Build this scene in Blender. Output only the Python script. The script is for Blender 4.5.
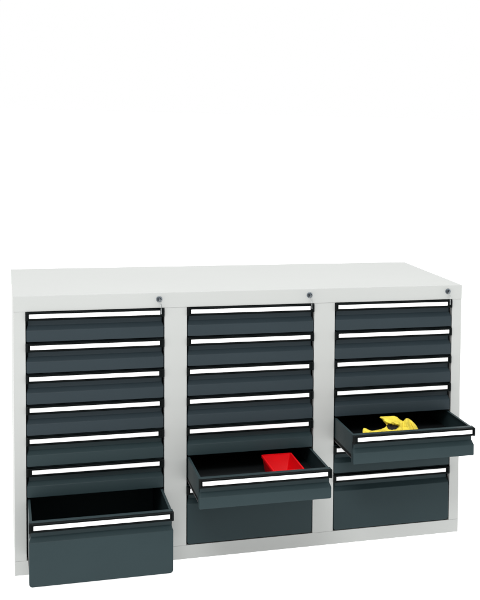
import bpy, bmesh, math, random
from mathutils import Vector, Matrix, noise

random.seed(7)
for o in list(bpy.data.objects):
    bpy.data.objects.remove(o)
sc = bpy.context.scene

# ------------------------------------------------------------------ camera
F_PX, CX, CY = 1425.05, 663.69, 223.27            # in pixels of the 480 x 600 photograph
CAM = Vector((-0.03815, -4.87764, 1.50589))
YAW, PITCH, ROLL = 0.437491, -0.073062, 0.02707
fw = Vector((math.sin(YAW)*math.cos(PITCH), math.cos(YAW)*math.cos(PITCH), math.sin(PITCH)))
r0 = fw.cross(Vector((0, 0, 1))).normalized()
u0 = r0.cross(fw)
rr = r0*math.cos(ROLL) + u0*math.sin(ROLL)
uu = -r0*math.sin(ROLL) + u0*math.cos(ROLL)
cam = bpy.data.cameras.new("camera")
cam_o = bpy.data.objects.new("camera", cam)
sc.collection.objects.link(cam_o)
cam_o.matrix_world = Matrix(((rr.x, uu.x, -fw.x, CAM.x), (rr.y, uu.y, -fw.y, CAM.y),
                             (rr.z, uu.z, -fw.z, CAM.z), (0, 0, 0, 1)))
cam.sensor_fit = 'HORIZONTAL'
cam.sensor_width = 36.0
cam.lens = F_PX/480*36
cam.shift_x = (240-CX)/480
cam.shift_y = (CY-300)/480
cam.clip_end = 500
sc.camera = cam_o

# ------------------------------------------------------------------ light
world = bpy.data.worlds.new("World")
sc.world = world
world.use_nodes = True
bg = world.node_tree.nodes["Background"]
bg.inputs[0].default_value = (1.0, 1.0, 1.0, 1)
bg.inputs[1].default_value = 1.0

def area(name, loc, target, sx, sy, watts, col=(1, 1, 1)):
    l = bpy.data.lights.new(name, 'AREA')
    l.shape = 'RECTANGLE'; l.size = sx; l.size_y = sy; l.energy = watts; l.color = col
    o = bpy.data.objects.new(name, l)
    sc.collection.objects.link(o)
    o.location = loc
    o.rotation_euler = (Vector(target)-Vector(loc)).to_track_quat('-Z', 'Y').to_euler()
    return o
area("studio_softbox", (-1.2, -7.4, 7.2), (0.7, 0.0, 0.4), 3.6, 2.8, 480)
area("added_top_fill", (0.7, 0.1, 5.0), (0.7, 0.3, 0.8), 2.8, 1.6, 125)  # fill lamp added to brighten the cabinet top

sc.view_settings.view_transform = 'Standard'
sc.view_settings.look = 'None'
sc.view_settings.exposure = 0.0
sc.view_settings.gamma = 1.0
sc.view_settings.use_curve_mapping = False

# ------------------------------------------------------------------ materials
def mat(name, col, rough=0.5, spec=0.5, metal=0.0, bump=0.0, bscale=900, var=0.0, vscale=4.0, sss=0.0, coat=0.0):
    m = bpy.data.materials.new(name)
    m.use_nodes = True
    nt = m.node_tree
    b = nt.nodes["Principled BSDF"]
    b.inputs["Base Color"].default_value = (*col, 1)
    b.inputs["Roughness"].default_value = rough
    b.inputs["Metallic"].default_value = metal
    b.inputs["Specular IOR Level"].default_value = spec
    b.inputs["Coat Weight"].default_value = coat
    tc = nt.nodes.new("ShaderNodeTexCoord")
    if bump > 0:
        n = nt.nodes.new("ShaderNodeTexNoise")
        n.inputs["Scale"].default_value = bscale
        n.inputs["Detail"].default_value = 2
        bp = nt.nodes.new("ShaderNodeBump")
        bp.inputs["Strength"].default_value = bump
        bp.inputs["Distance"].default_value = 0.00015
        nt.links.new(tc.outputs["Object"], n.inputs["Vector"])
        nt.links.new(n.outputs["Fac"], bp.inputs["Height"])
        nt.links.new(bp.outputs["Normal"], b.inputs["Normal"])
    if var > 0:
        n2 = nt.nodes.new("ShaderNodeTexNoise")
        n2.inputs["Scale"].default_value = vscale
        n2.inputs["Detail"].default_value = 4
        rp = nt.nodes.new("ShaderNodeValToRGB")
        rp.color_ramp.elements[0].position = 0.3
        rp.color_ramp.elements[1].position = 0.7
        rp.color_ramp.elements[0].color = (*[c*(1-var) for c in col], 1)
        rp.color_ramp.elements[1].color = (*[min(1, c*(1+var)) for c in col], 1)
        nt.links.new(tc.outputs["Object"], n2.inputs["Vector"])
        nt.links.new(n2.outputs["Fac"], rp.inputs["Fac"])
        nt.links.new(rp.outputs["Color"], b.inputs["Base Color"])
        mr = nt.nodes.new("ShaderNodeMapRange")
        mr.inputs["To Min"].default_value = max(0, rough-0.06)
        mr.inputs["To Max"].default_value = min(1, rough+0.06)
        nt.links.new(n2.outputs["Fac"], mr.inputs["Value"])
        nt.links.new(mr.outputs["Result"], b.inputs["Roughness"])
    return m

M_GREY = mat("light_grey_powder_coat", (0.380, 0.391, 0.380), 0.45, 0.5, bump=0.12, bscale=700, var=0.012, vscale=3)
M_TEAL_A = mat("anthracite_blue_paint", (0.0190, 0.0295, 0.0355), 0.5, 0.16, bump=0.15, bscale=800, var=0.04, vscale=6)
M_TEAL_B = mat("anthracite_green_paint", (0.0175, 0.0315, 0.0350), 0.5, 0.16, bump=0.15, bscale=800, var=0.04, vscale=6)
M_GRIP = mat("black_green_grip", (0.0012, 0.0026, 0.0028), 0.45, 0.06)
M_CAP = mat("black_plastic_cap", (0.0016, 0.0030, 0.0032), 0.45, 0.08)
M_LABEL = mat("white_label_paper", (0.88, 0.88, 0.88), 0.5, 0.3)
M_TRAYSHADE = mat("tray_floor_painted_shade", (0.010, 0.012, 0.013), 0.7, 0.1, bump=0.4, bscale=300)  # tray floor coloured near black to stand for shade inside the drawers
M_DARK = mat("dark_steel_and_shade", (0.004, 0.005, 0.005), 0.7, 0.1)  # cabinet insides painted dark as shade; also the runner steel
M_RAIL = mat("zinc_runner", (0.11, 0.10, 0.11), 0.35, 0.5, metal=0.8)
M_CHROME = mat("lock_metal", (0.22, 0.25, 0.28), 0.28, 0.5, metal=1.0)
M_LOCKDARK = mat("lock_core_metal", (0.03, 0.035, 0.04), 0.3, 0.5, metal=0.6)
M_KEY = mat("key_nickel", (0.40, 0.42, 0.42), 0.45, 0.5, metal=0.9)
M_RED = mat("red_bin_plastic", (0.54, 0.001, 0.004), 0.45, 0.1, bump=0.1, bscale=200, var=0.05, vscale=30)
M_YEL = mat("yellow_glove_fabric", (0.56, 0.45, 0.05), 0.8, 0.15, bump=0.8, bscale=500, var=0.22, vscale=38)
M_GLINE = mat("grey_glove_lining", (0.03, 0.027, 0.025), 0.85, 0.1, bump=0.8, bscale=600, var=0.3, vscale=60)
# white floor with added glow to wash out shadows under the open drawers
M_FLOOR = mat("white_floor_added_glow", (0.60, 0.60, 0.60), 0.85, 0.05, bump=0.05, bscale=60)
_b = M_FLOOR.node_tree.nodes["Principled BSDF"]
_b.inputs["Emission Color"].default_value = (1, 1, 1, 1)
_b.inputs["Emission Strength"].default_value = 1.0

# ------------------------------------------------------------------ helpers
def link(name, bm, m, parent=None, smooth=False, loc=(0, 0, 0), bevel=0.0, seg=2):
    bmesh.ops.recalc_face_normals(bm, faces=bm.faces)
    me = bpy.data.meshes.new(name)
    bm.to_mesh(me); bm.free()
    ms = m if isinstance(m, (list, tuple)) else [m]
    for x in ms: me.materials.append(x)
    o = bpy.data.objects.new(name, me)
    sc.collection.objects.link(o)
    o.location = loc
    if parent: o.parent = parent
    if smooth:
        for p in me.polygons: p.use_smooth = True
        if smooth == 'auto':
            me.set_sharp_from_angle(angle=math.radians(40))
    if bevel > 0:
        bv = o.modifiers.new("bevel", 'BEVEL')
        bv.width = bevel; bv.segments = seg; bv.limit_method = 'ANGLE'; bv.angle_limit = math.radians(35)
        bv.harden_normals = False
    return o

def box(bm, x0, x1, y0, y1, z0, z1, mi=0):
    v = [bm.verts.new(p) for p in ((x0, y0, z0), (x1, y0, z0), (x1, y1, z0), (x0, y1, z0),
                                   (x0, y0, z1), (x1, y0, z1), (x1, y1, z1), (x0, y1, z1))]
    for f in ((0, 3, 2, 1), (4, 5, 6, 7), (0, 1, 5, 4), (1, 2, 6, 5), (2, 3, 7, 6), (3, 0, 4, 7)):
        fc = bm.faces.new([v[i] for i in f]); fc.material_index = mi

def extrude_profile(bm, prof, x0, x1):          # prof: closed list of (y, z)
    a = [bm.verts.new((x0, y, z)) for y, z in prof]
    b = [bm.verts.new((x1, y, z)) for y, z in prof]
    n = len(prof)
    for i in range(n):
        bm.faces.new((a[i], a[(i+1) % n], b[(i+1) % n], b[i]))
    bm.faces.new(a[::-1]); bm.faces.new(b)

def loft(bm, rows, cap=True):
    vs = [[bm.verts.new(p) for p in r] for r in rows]
    for r in range(len(vs)-1):
        n = len(vs[r])
        for i in range(n):
            bm.faces.new((vs[r][i], vs[r][(i+1) % n], vs[r+1][(i+1) % n], vs[r+1][i]))
    if cap:
        bm.faces.new(vs[0][::-1]); bm.faces.new(vs[-1])

def lathe(bm, prof, n=32, axis='Y', c=(0, 0, 0)):   # prof: (radius, along)
    rows = []
    for r, h in prof:
        row = []
        for i in range(n):
            a = 2*math.pi*i/n
            row.append((c[0]+r*math.cos(a), c[1]+h, c[2]+r*math.sin(a)))
        rows.append(row)
    loft(bm, rows)

def empty(name, loc, label, cat, group=None):
    o = bpy.data.objects.new(name, None)
    sc.collection.objects.link(o)
    o.location = loc
    o.empty_display_size = 0.05
    o["label"] = label; o["category"] = cat
    if group: o["group"] = group
    return o

# ------------------------------------------------------------------ setting
W, D = 1.45508, 0.80035
ML, G = 0.03419, 0.069885
ZB = 0.04629
ZT = ZB + 0.8
H = ZT + 0.04986
SW = (W - 2*ML - 2*G)/3
SX = [ML + i*(SW+G) for i in range(3)]

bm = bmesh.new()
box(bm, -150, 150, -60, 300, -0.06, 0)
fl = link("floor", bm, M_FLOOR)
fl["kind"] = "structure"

# ------------------------------------------------------------------ cabinet
cab = empty("drawer_cabinet", (0, 0, 0),
            "wide light grey steel cabinet with three columns of dark drawers, three drawers pulled open",
            "drawer cabinet")

def cbox(name, dims, m=M_GREY, bev=0.0006):
    bm = bmesh.new(); box(bm, *dims)
    return link(name, bm, m, cab, bevel=bev, seg=2)

e = 0.00015
cbox("top_panel", (-0.0008, W+0.0008, -0.0008, D, ZT+e, H))
PD = 0.035                                            # depth of the front frame posts
cbox("base_panel", (0, W, 0, D, 0.0, ZB-e))
cbox("side_panel", (0, ML-0.002, PD+e, D-0.002, ZB+e, ZT-e))
cbox("side_panel", (W-ML+0.002, W, PD+e, D-0.002, ZB+e, ZT-e))
cbox("front_post", (0, ML, 0, PD, ZB+e, ZT-e))
cbox("front_post", (W-ML, W, 0, PD, ZB+e, ZT-e))
for i in (0, 1):
    cbox("front_post", (SX[i]+SW, SX[i+1], 0, PD, ZB+e, ZT-e))
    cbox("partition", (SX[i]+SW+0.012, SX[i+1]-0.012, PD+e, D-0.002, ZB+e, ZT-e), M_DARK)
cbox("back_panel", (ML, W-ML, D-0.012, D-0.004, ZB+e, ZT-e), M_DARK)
for i in range(3):                                   # lining round each drawer bay, coloured dark as shade in the gaps
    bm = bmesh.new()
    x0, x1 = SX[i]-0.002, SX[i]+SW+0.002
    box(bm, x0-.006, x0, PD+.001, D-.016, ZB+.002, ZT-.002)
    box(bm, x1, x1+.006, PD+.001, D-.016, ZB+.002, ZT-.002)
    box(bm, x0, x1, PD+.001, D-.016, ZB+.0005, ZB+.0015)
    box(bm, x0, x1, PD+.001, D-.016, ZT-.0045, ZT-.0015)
    link("bay_shade_lining", bm, M_DARK, cab)

GAPX = 0.0022
TW = SW - 2*GAPX                                      # width of a drawer front

def front_rows(h):
    """rows of (y, z, inset) from top to bottom of the pressed front"""
    rows = [(0.0085, -0.0010, 0.0), (0.0080, -0.0016, 0.0), (0.0080, -0.0235, 0.0), (0.0160, -0.0240, 0.0045),
            (0.0160, -0.0452, 0.0045), (0.0157, -0.0462, 0.0045), (0.0148, -0.0471, 0.0043)]
    rows += [(0.0014, -0.0602, 0.0002), (0.0004, -0.0613, 0.0), (0.0, -0.0626, 0.0)]
    zb = -(h-0.0030)
    R = 0.009 if h > 0.15 else 0.0035
    rows.append((0.0, zb+R+0.004, 0.0))
    for k in range(0, 7):
        a = k/6*math.pi/2
        yy = 0.0 if k < 6 else 0.0012
        rows.append((yy, zb+R-R*math.sin(a), R-R*math.cos(a)))
    return rows

def make_front(h):
    bm = bmesh.new()
    rows = []
    r = 0.0028
    yb = 0.030
    for (y, z, ins) in front_rows(h):
        a, b = ins, TW-ins
        row = []
        for k in range(5):
            t = k/4*math.pi/2
            row.append((a + r - r*math.cos(t), y + r - r*math.sin(t), z))
        for k in range(5):
            t = (1-k/4)*math.pi/2
            row.append((b - r + r*math.cos(t), y + r - r*math.sin(t), z))
        row += [(b, yb, z), (a, yb, z)]
        rows.append(row)
    loft(bm, rows)
    return bm

GH = 0.029                                            # height of the grip rail
def make_grip():
    bm = bmesh.new()
    p = [(0.0078, -0.0022), (-0.0050, -0.0022), (-0.0070, -0.0036), (-0.0070, -0.0072), (-0.0042, -0.0072), (-0.0042, -0.0228),
         (-0.0070, -0.0228), (-0.0070, -0.0272), (-0.0055, -GH), (0.000, -GH), (0.000, -0.0245), (0.0078, -0.0245)]
    extrude_profile(bm, p, 0.0052, TW-0.0052)
    return bm

def make_cap(w=0.0062):
    bm = bmesh.new()
    p = [(0.0078, -0.0014), (-0.0054, -0.0014), (-0.0082, -0.0040), (-0.0082, -0.0268), (-0.0060, -GH-0.0008), (0.004, -GH-0.0008), (0.0078, -0.0245)]
    extrude_profile(bm, p, 0, w)
    return bm

def make_tray(h, y1, wall_z, top_z=-0.0035):
    bm = bmesh.new()
    t = 0.0014
    xa, xb = 0.0016, TW-0.0016
    y0 = 0.0302
    # side walls and back wall, with a small folded rim along the top
    for s in (0, 1):
        x = xa if s == 0 else xb-t
        box(bm, x, x+t, y0, y1, wall_z, top_z-0.0018)
        xr0, xr1 = (xa, xa+0.0075) if s == 0 else (xb-0.0075, xb)
        box(bm, xr0, xr1, y0, y1, top_z-0.0017, top_z)
    box(bm, xa+t+.0003, xb-t-.0003, y1-t, y1-.0002, wall_z+.001, top_z-0.004)
    return bm

def make_floor(y1, wall_z):
    bm = bmesh.new()
    box(bm, 0.0034, TW-0.0034, 0.0304, y1-0.0018, wall_z+0.0008, wall_z+0.003)
    return bm

def make_runner(y1, wall_z, s):
    bm = bmesh.new()
    x0 = 0.0022 if s == 0 else TW-0.0022-0.010
    p0, p1 = x0, x0+0.010
    box(bm, p0, p1, 0.0306, y1-0.01, wall_z-0.0120, wall_z-0.0008)
    xl = (p0-0.0012, p0-0.0001) if s == 0 else (p1+0.0001, p1+0.0012)
    box(bm, xl[0], xl[1], 0.0306, y1-0.01, wall_z-0.0125, wall_z-0.0105, 1)
    return bm

def make_drawer(col, row, units, ext, paint, ins_l, ins_r, label=None):
    h = 0.1*units
    ztop = ZT - 0.1*row
    wall_z = -0.071 if units == 1 else -0.168
    depth = 0.62
    tray = link("drawer", make_tray(h, depth, wall_z), paint, cab, loc=(SX[col]+GAPX, -ext, ztop))
    if label: tray["label"] = label
    link("front_panel", make_front(h), paint, tray, smooth='auto')
    link("grip_rail", make_grip(), M_GRIP, tray, bevel=0.0006)
    c1 = link("end_cap", make_cap(), M_CAP, tray, bevel=0.001, loc=(-0.0010, 0, 0))
    c2 = link("end_cap", make_cap(), M_CAP, tray, bevel=0.001, loc=(TW+0.0010-0.0062, 0, 0))
    bm = bmesh.new()
    box(bm, ins_l, TW-ins_r, -0.0064, -0.0043, -0.0216, -0.0084)
    link("label_strip", bm, M_LABEL, tray, bevel=0.0003)
    link("tray_floor", make_floor(depth, wall_z), M_TRAYSHADE, tray)
    if ext > 0:
        for s in (0, 1):
            link("runner", make_runner(depth, wall_z, s), [M_DARK, M_RAIL], tray)
    return tray

EXT = {(0, 6): 0.292, (1, 5): 0.313, (2, 4): 0.292}
LAB = {(0, 6): "deep bottom drawer pulled far open and empty, at the foot of the left column",
       (1, 5): "shallow drawer pulled open holding the red bin",
       (2, 4): "shallow drawer pulled open holding the yellow glove"}
INS = {0: [(8, 12), (11, 13), (8, 15), (9, 13), (8.5, 17), (15, 13), (12.5, 11)],
       1: [(11, 12), (11, 12), (7.5, 15), (7.5, 14), (7.5, 15), (9.5, 13), (9, 13)],
       2: [(9, 16), (11, 9), (7.5, 12), (8, 12), (13.5, 9), (8, 12), (8, 13)]}
for c in range(3):
    for r in range(7):
        u = 2 if r == 6 else 1
        paint = M_TEAL_A if r < 4 else M_TEAL_B
        a, b = INS[c][r]
        make_drawer(c, r, u, EXT.get((c, r), 0.0), paint, a/1000, b/1000, LAB.get((c, r)))

# ------------------------------------------------------------------ locks and keys
def make_lock(x, z):
    bm = bmesh.new()
    lathe(bm, [(0.0005, -0.0032), (0.0066, -0.0032), (0.0072, -0.0048), (0.0084, -0.0050), (0.0094, -0.0034), (0.0098, -0.0008)], 40)
    lk = link("lock", bm, M_CHROME, cab, smooth='auto', loc=(x, 0, z))
    bm = bmesh.new()
    lathe(bm, [(0.0064, -0.0033), (0.0062, -0.0060), (0.0054, -0.0066), (0.0004, -0.0067)], 32)
    link("keyhole_core", bm, M_LOCKDARK, lk, smooth='auto')
    return lk

def ring_bm(bm, R, r, c, ax1, ax2, n=28, m=8, sy=1.0):
    ax1 = Vector(ax1).normalized(); ax2 = Vector(ax2).normalized(); nn = ax1.cross(ax2)
    vs = []
    for i in range(n):
        a = 2*math.pi*i/n
        d = ax1*math.cos(a) + ax2*math.sin(a)
        p = Vector(c) + ax1*math.cos(a)*R + ax2*math.sin(a)*R*sy
        vs.append([bm.verts.new(p + d*r*math.cos(2*math.pi*j/m) + nn*r*math.sin(2*math.pi*j/m)) for j in range(m)])
    for i in range(n):
        for j in range(m):
            bm.faces.new((vs[i][j], vs[(i+1) % n][j], vs[(i+1) % n][(j+1) % m], vs[i][(j+1) % m]))

def make_key(x, z, label, swing):
    k = empty("key", (x, -0.007, z), label, "key", "keys hanging from the cabinet locks")
    bm = bmesh.new()                                  # bow of the key that sits in the lock
    box(bm, -0.0009, 0.0009, -0.014, 0.000, -0.0050, 0.0050)
    link("bow", bm, M_CHROME, k, bevel=0.0008)
    bm = bmesh.new()
    ring_bm(bm, 0.0055, 0.0005, (0.0025, -0.0095, -0.0065), (1, 0.1, -0.2), (0.2, 0, 1))
    link("ring", bm, M_KEY, k, smooth=True)
    # thin spare key hanging down from the ring
    bm = bmesh.new()
    out = [(-0.0035, 0.0), (0.0035, 0.0), (0.0050, -0.004), (0.0050, -0.0095), (0.0030, -0.013), (0.0018, -0.0145),
           (0.0018, -0.031), (0.0004, -0.0335), (-0.0012, -0.032), (-0.0012, -0.029), (-0.0022, -0.0275), (-0.0012, -0.0255),
           (-0.0022, -0.0235), (-0.0014, -0.0215), (-0.0022, -0.0190), (-0.0018, -0.0145), (-0.0030, -0.013), (-0.0050, -0.0095), (-0.0050, -0.004)]
    a = [bm.verts.new((px, 0, pz)) for px, pz in out]
    b = [bm.verts.new((px, 0.0016, pz)) for px, pz in out]
    n = len(out)
    bm.faces.new(a); bm.faces.new(b[::-1])
    for i in range(n):
        bm.faces.new((a[i], b[i], b[(i+1) % n], a[(i+1) % n]))
    s = link("spare_key", bm, M_KEY, k, loc=(0.0050, -0.0100, -0.0150))
    s.rotation_euler = (0.0, swing, math.radians(72))
    return k

LX = [SX[0]+SW-0.0165, SX[1]+SW-0.0165, SX[2]+SW-0.0165]
LZ = ZT + 0.0285
KL = ["small nickel key hanging from the lock above the left drawer column",
      "small nickel key hanging from the lock above the middle drawer column",
      "small nickel key hanging from the lock above the right drawer column"]
for i in range(3):
    make_lock(LX[i], LZ)
    make_key(LX[i], LZ, KL[i], (-0.10, -0.22, -0.16)[i])

# ------------------------------------------------------------------ red bin
def make_bin(x0, x1, y0, y1, z0, z1):
    cx, cy = (x0+x1)/2, (y0+y1)/2
    root = empty("storage_bin", (cx, cy, z0), "small open red plastic bin lying in the middle pulled-out drawer", "storage bin")
    hw, hd, h = (x1-x0)/2, (y1-y0)/2, z1-z0
    def rr_(hx, hy, r, z, n=5):
        row = []
        for (sx, sy, a0) in ((1, 1, 0), (-1, 1, 90), (-1, -1, 180), (1, -1, 270)):
            for k in range(n):
                a = math.radians(a0 + 90*k/(n-1))
                row.append((sx*(hx-r) + r*math.cos(a), sy*(hy-r) + r*math.sin(a), z))
        return row
    bm = bmesh.new()
    t = 0.0022
    rows = [rr_(hw-.013, hd-.013, .004, 0), rr_(hw-.011, hd-.011, .005, .004), rr_(hw-.003, hd-.003, .006, h-.004), rr_(hw-.003-.0, hd-.003, .006, h-.0005),
            rr_(hw-.003-t, hd-.003-t, .005, h-.0005), rr_(hw-.011-t, hd-.011-t, .005, .006), rr_(hw-.015-t, hd-.015-t, .004, t)]
    loft(bm, rows)
    link("bin_body", bm, M_RED, root, smooth='auto')
    bm = bmesh.new()
    rows = [rr_(hw-.003-t, hd-.003-t, .005, h-.0002), rr_(hw-.003-t, hd-.003-t, .005, h+.0014), rr_(hw-.0005, hd-.0005, .007, h+.0018), rr_(hw, hd, .007, h+.0008), rr_(hw, hd, .007, h-.0060),
            rr_(hw-.0012, hd-.0012, .007, h-.0060), rr_(hw-.0014, hd-.0014, .007, h-.0004)]
    vs = [[bm.verts.new(p) for p in r] for r in rows]
    for r in range(len(vs)):
        n = len(vs[r]); q = (r+1) % len(vs)
        for i in range(n):
            bm.faces.new((vs[r][i], vs[r][(i+1) % n], vs[q][(i+1) % n], vs[q][i]))
    link("rim", bm, M_RED, root, smooth='auto')
    return root

def unproj(u, v, z=None, y=None):
    d = fw + rr*((u-CX)/F_PX) - uu*((v-CY)/F_PX)
    t = (z-CAM.z)/d.z if z is not None else (y-CAM.y)/d.y
    return CAM + d*t

zf2 = ZT-0.5-0.071+0.003                              # floor of the open middle drawer
RZ = zf2+0.060
bl = unproj(261.0, 455.3, z=RZ); br = unproj(291.3, 453.2, z=RZ)
print("bin", bl, br, RZ)
yb_ = (bl.y+br.y)/2
make_bin(bl.x, br.x, -0.313+0.052, yb_, zf2, RZ)

# ------------------------------------------------------------------ yellow glove
zf3 = ZT-0.4-0.071+0.003
def make_glove():
    root = empty("work_glove", (1.18, -0.17, zf3), "crumpled yellow work glove with grey inside, lying in the right pulled-out drawer", "glove")
    ov = Vector((1.18, -0.17, zf3))
    out = [(362.6, 430.5), (362.9, 429), (364, 428), (366, 428.3), (369, 430), (372, 430.8), (376, 430.2), (381, 429.2), (384.8, 427.6), (386.5, 425.6),
           (386.0, 424.2), (383.8, 422), (382.3, 419.6), (379.4, 417.5), (380.6, 416.5), (387, 416.3), (394.5, 416), (397.2, 417),
           (400, 419.5), (403.2, 421.2), (404.6, 419.8), (406, 418.2), (408, 418.3), (411, 420), (414.8, 423.6), (417, 426.5),
           (419, 430.5), (420, 436), (419, 452), (366, 452), (362.5, 440)]
    n = len(out)
    def near(p):
        best = None; inside = False
        for i in range(n):
            ax, ay = out[i]; bx, by = out[(i+1) % n]
            dx, dy = bx-ax, by-ay
            t = max(0, min(1, ((p[0]-ax)*dx+(p[1]-ay)*dy)/(dx*dx+dy*dy)))
            qx, qy = ax+t*dx, ay+t*dy
            d = math.hypot(p[0]-qx, p[1]-qy)
            if best is None or d < best[0]: best = (d, qx, qy)
            if (ay > p[1]) != (by > p[1]) and p[0] < (bx-ax)*(p[1]-ay)/(by-ay)+ax: inside = not inside
        return (best[0] if inside else -best[0]), best[1], best[2]
    def seg(p, a, b):
        dx, dy = b[0]-a[0], b[1]-a[1]
        t = max(0, min(1, ((p[0]-a[0])*dx+(p[1]-a[1])*dy)/(dx*dx+dy*dy)))
        return math.hypot(p[0]-a[0]-t*dx, p[1]-a[1]-t*dy)
    folds = [((383, 418), (398, 424), 1.4, .007), ((398, 424), (404, 432), 1.8, .008), ((406, 419.5), (410, 432), 1.5, .008),
             ((412, 423), (417, 434), 1.2, .006), ((366, 430), (385, 431), 1.3, .005), ((403.4, 421), (403, 431), 1.1, -.008),
             ((390, 419.5), (401, 421.5), .8, -.005), ((409, 421), (413.5, 431), .8, -.006), ((385, 421), (391, 423.6), 1.0, .009),
             ((371, 431), (374, 434), .9, -.005), ((396, 431), (386, 432), 1.0, .006), ((400, 427), (407, 427), .9, -.004)]
    def cav(p):
        a = math.radians(12); x, y = p[0]-392.2, p[1]-427.0
        x, y = x*math.cos(a)+y*math.sin(a), -x*math.sin(a)+y*math.cos(a)
        y += 0.10*x + 0.035*x*x - 0.3 + 0.9*noise.noise(Vector((p[0]*.5, p[1]*.5, 8)))
        return abs(x/6.0)**2.4 + abs(y/2.7)**1.7
    st = 0.42
    nx, ny = int(60/st), int(38/st)
    V = {}; info = {}
    for i in range(nx):
        for j in range(ny):
            p = (361.5+i*st, 415+j*st)
            d, qx, qy = near(p)
            if d < -st*0.75: continue
            if d < st*0.25: p = (qx, qy); d = 0
            info[i, j] = (p, d)
    front, back = {}, {}
    vl = []
    for k, (p, d) in info.items():
        base = -0.215 + (p[0]-363)*0.0003 + max(0, 432-p[1])*0.0042
        base += 0.010*noise.noise(Vector((p[0]*.12, p[1]*.12, 5)))
        r = min(1, d/3.2)
        th = 0.013*math.sqrt(max(0, 1-(1-r)**2))
        f = 0
        for a, b, w, amp in folds:
            f += amp*math.exp(-(seg(p, a, b)/w)**2)
        f += 0.0030*noise.noise(Vector((p[0]*.45, p[1]*.45, 1))) + 0.0012*noise.noise(Vector((p[0]*1.3, p[1]*1.3, 4)))
        c = cav(p)
        if c < 1.5: f = f*max(0, min(1, c-.6)) - 0.018*max(0, 1-c/1.5)**0.6
        yf = base - (th + f*min(1, d/1.0)) if d > 0 else base
        yk = base + th*0.8 + 0.004*min(1, d) if d > 0 else base
        yk = max(yk, yf+0.004) if d > 0 else yk
        front[k] = yf; back[k] = yk
    def build(sel):
        bm = bmesh.new(); cache = {}
        def vert(k, side):
            p, d = info[k]
            kk = (k, 'e' if d == 0 else side)
            if kk not in cache:
                y = front[k] if side == 'f' else back[k]
                q = unproj(p[0], p[1], y=y)
                q.z = max(q.z, zf3+0.0008) if True else q.z
                cache[kk] = bm.verts.new(q-ov)
            return cache[kk]
        for (i, j) in info:
            ks = [(i, j), (i+1, j), (i+1, j+1), (i, j+1)]
            if not all(k in info for k in ks): continue
            cc = sum(cav(info[k][0]) for k in ks)/4
            for side in 'fb':
                lining = side == 'f' and cc < 1.0
                if lining != sel: continue
                vs = [vert(k, side) for k in ks]
                if side == 'b': vs = vs[::-1]
                u = []
                for v in vs:
                    if v not in u: u.append(v)
                if len(u) >= 3:
                    try: bm.faces.new(u)
                    except ValueError: pass
        bmesh.ops.remove_doubles(bm, verts=bm.verts, dist=1e-5)
        return bm
    link("glove_shell", build(False), M_YEL, root, smooth=True)
    link("grey_lining", build(True), M_GLINE, root, smooth=True)
make_glove()
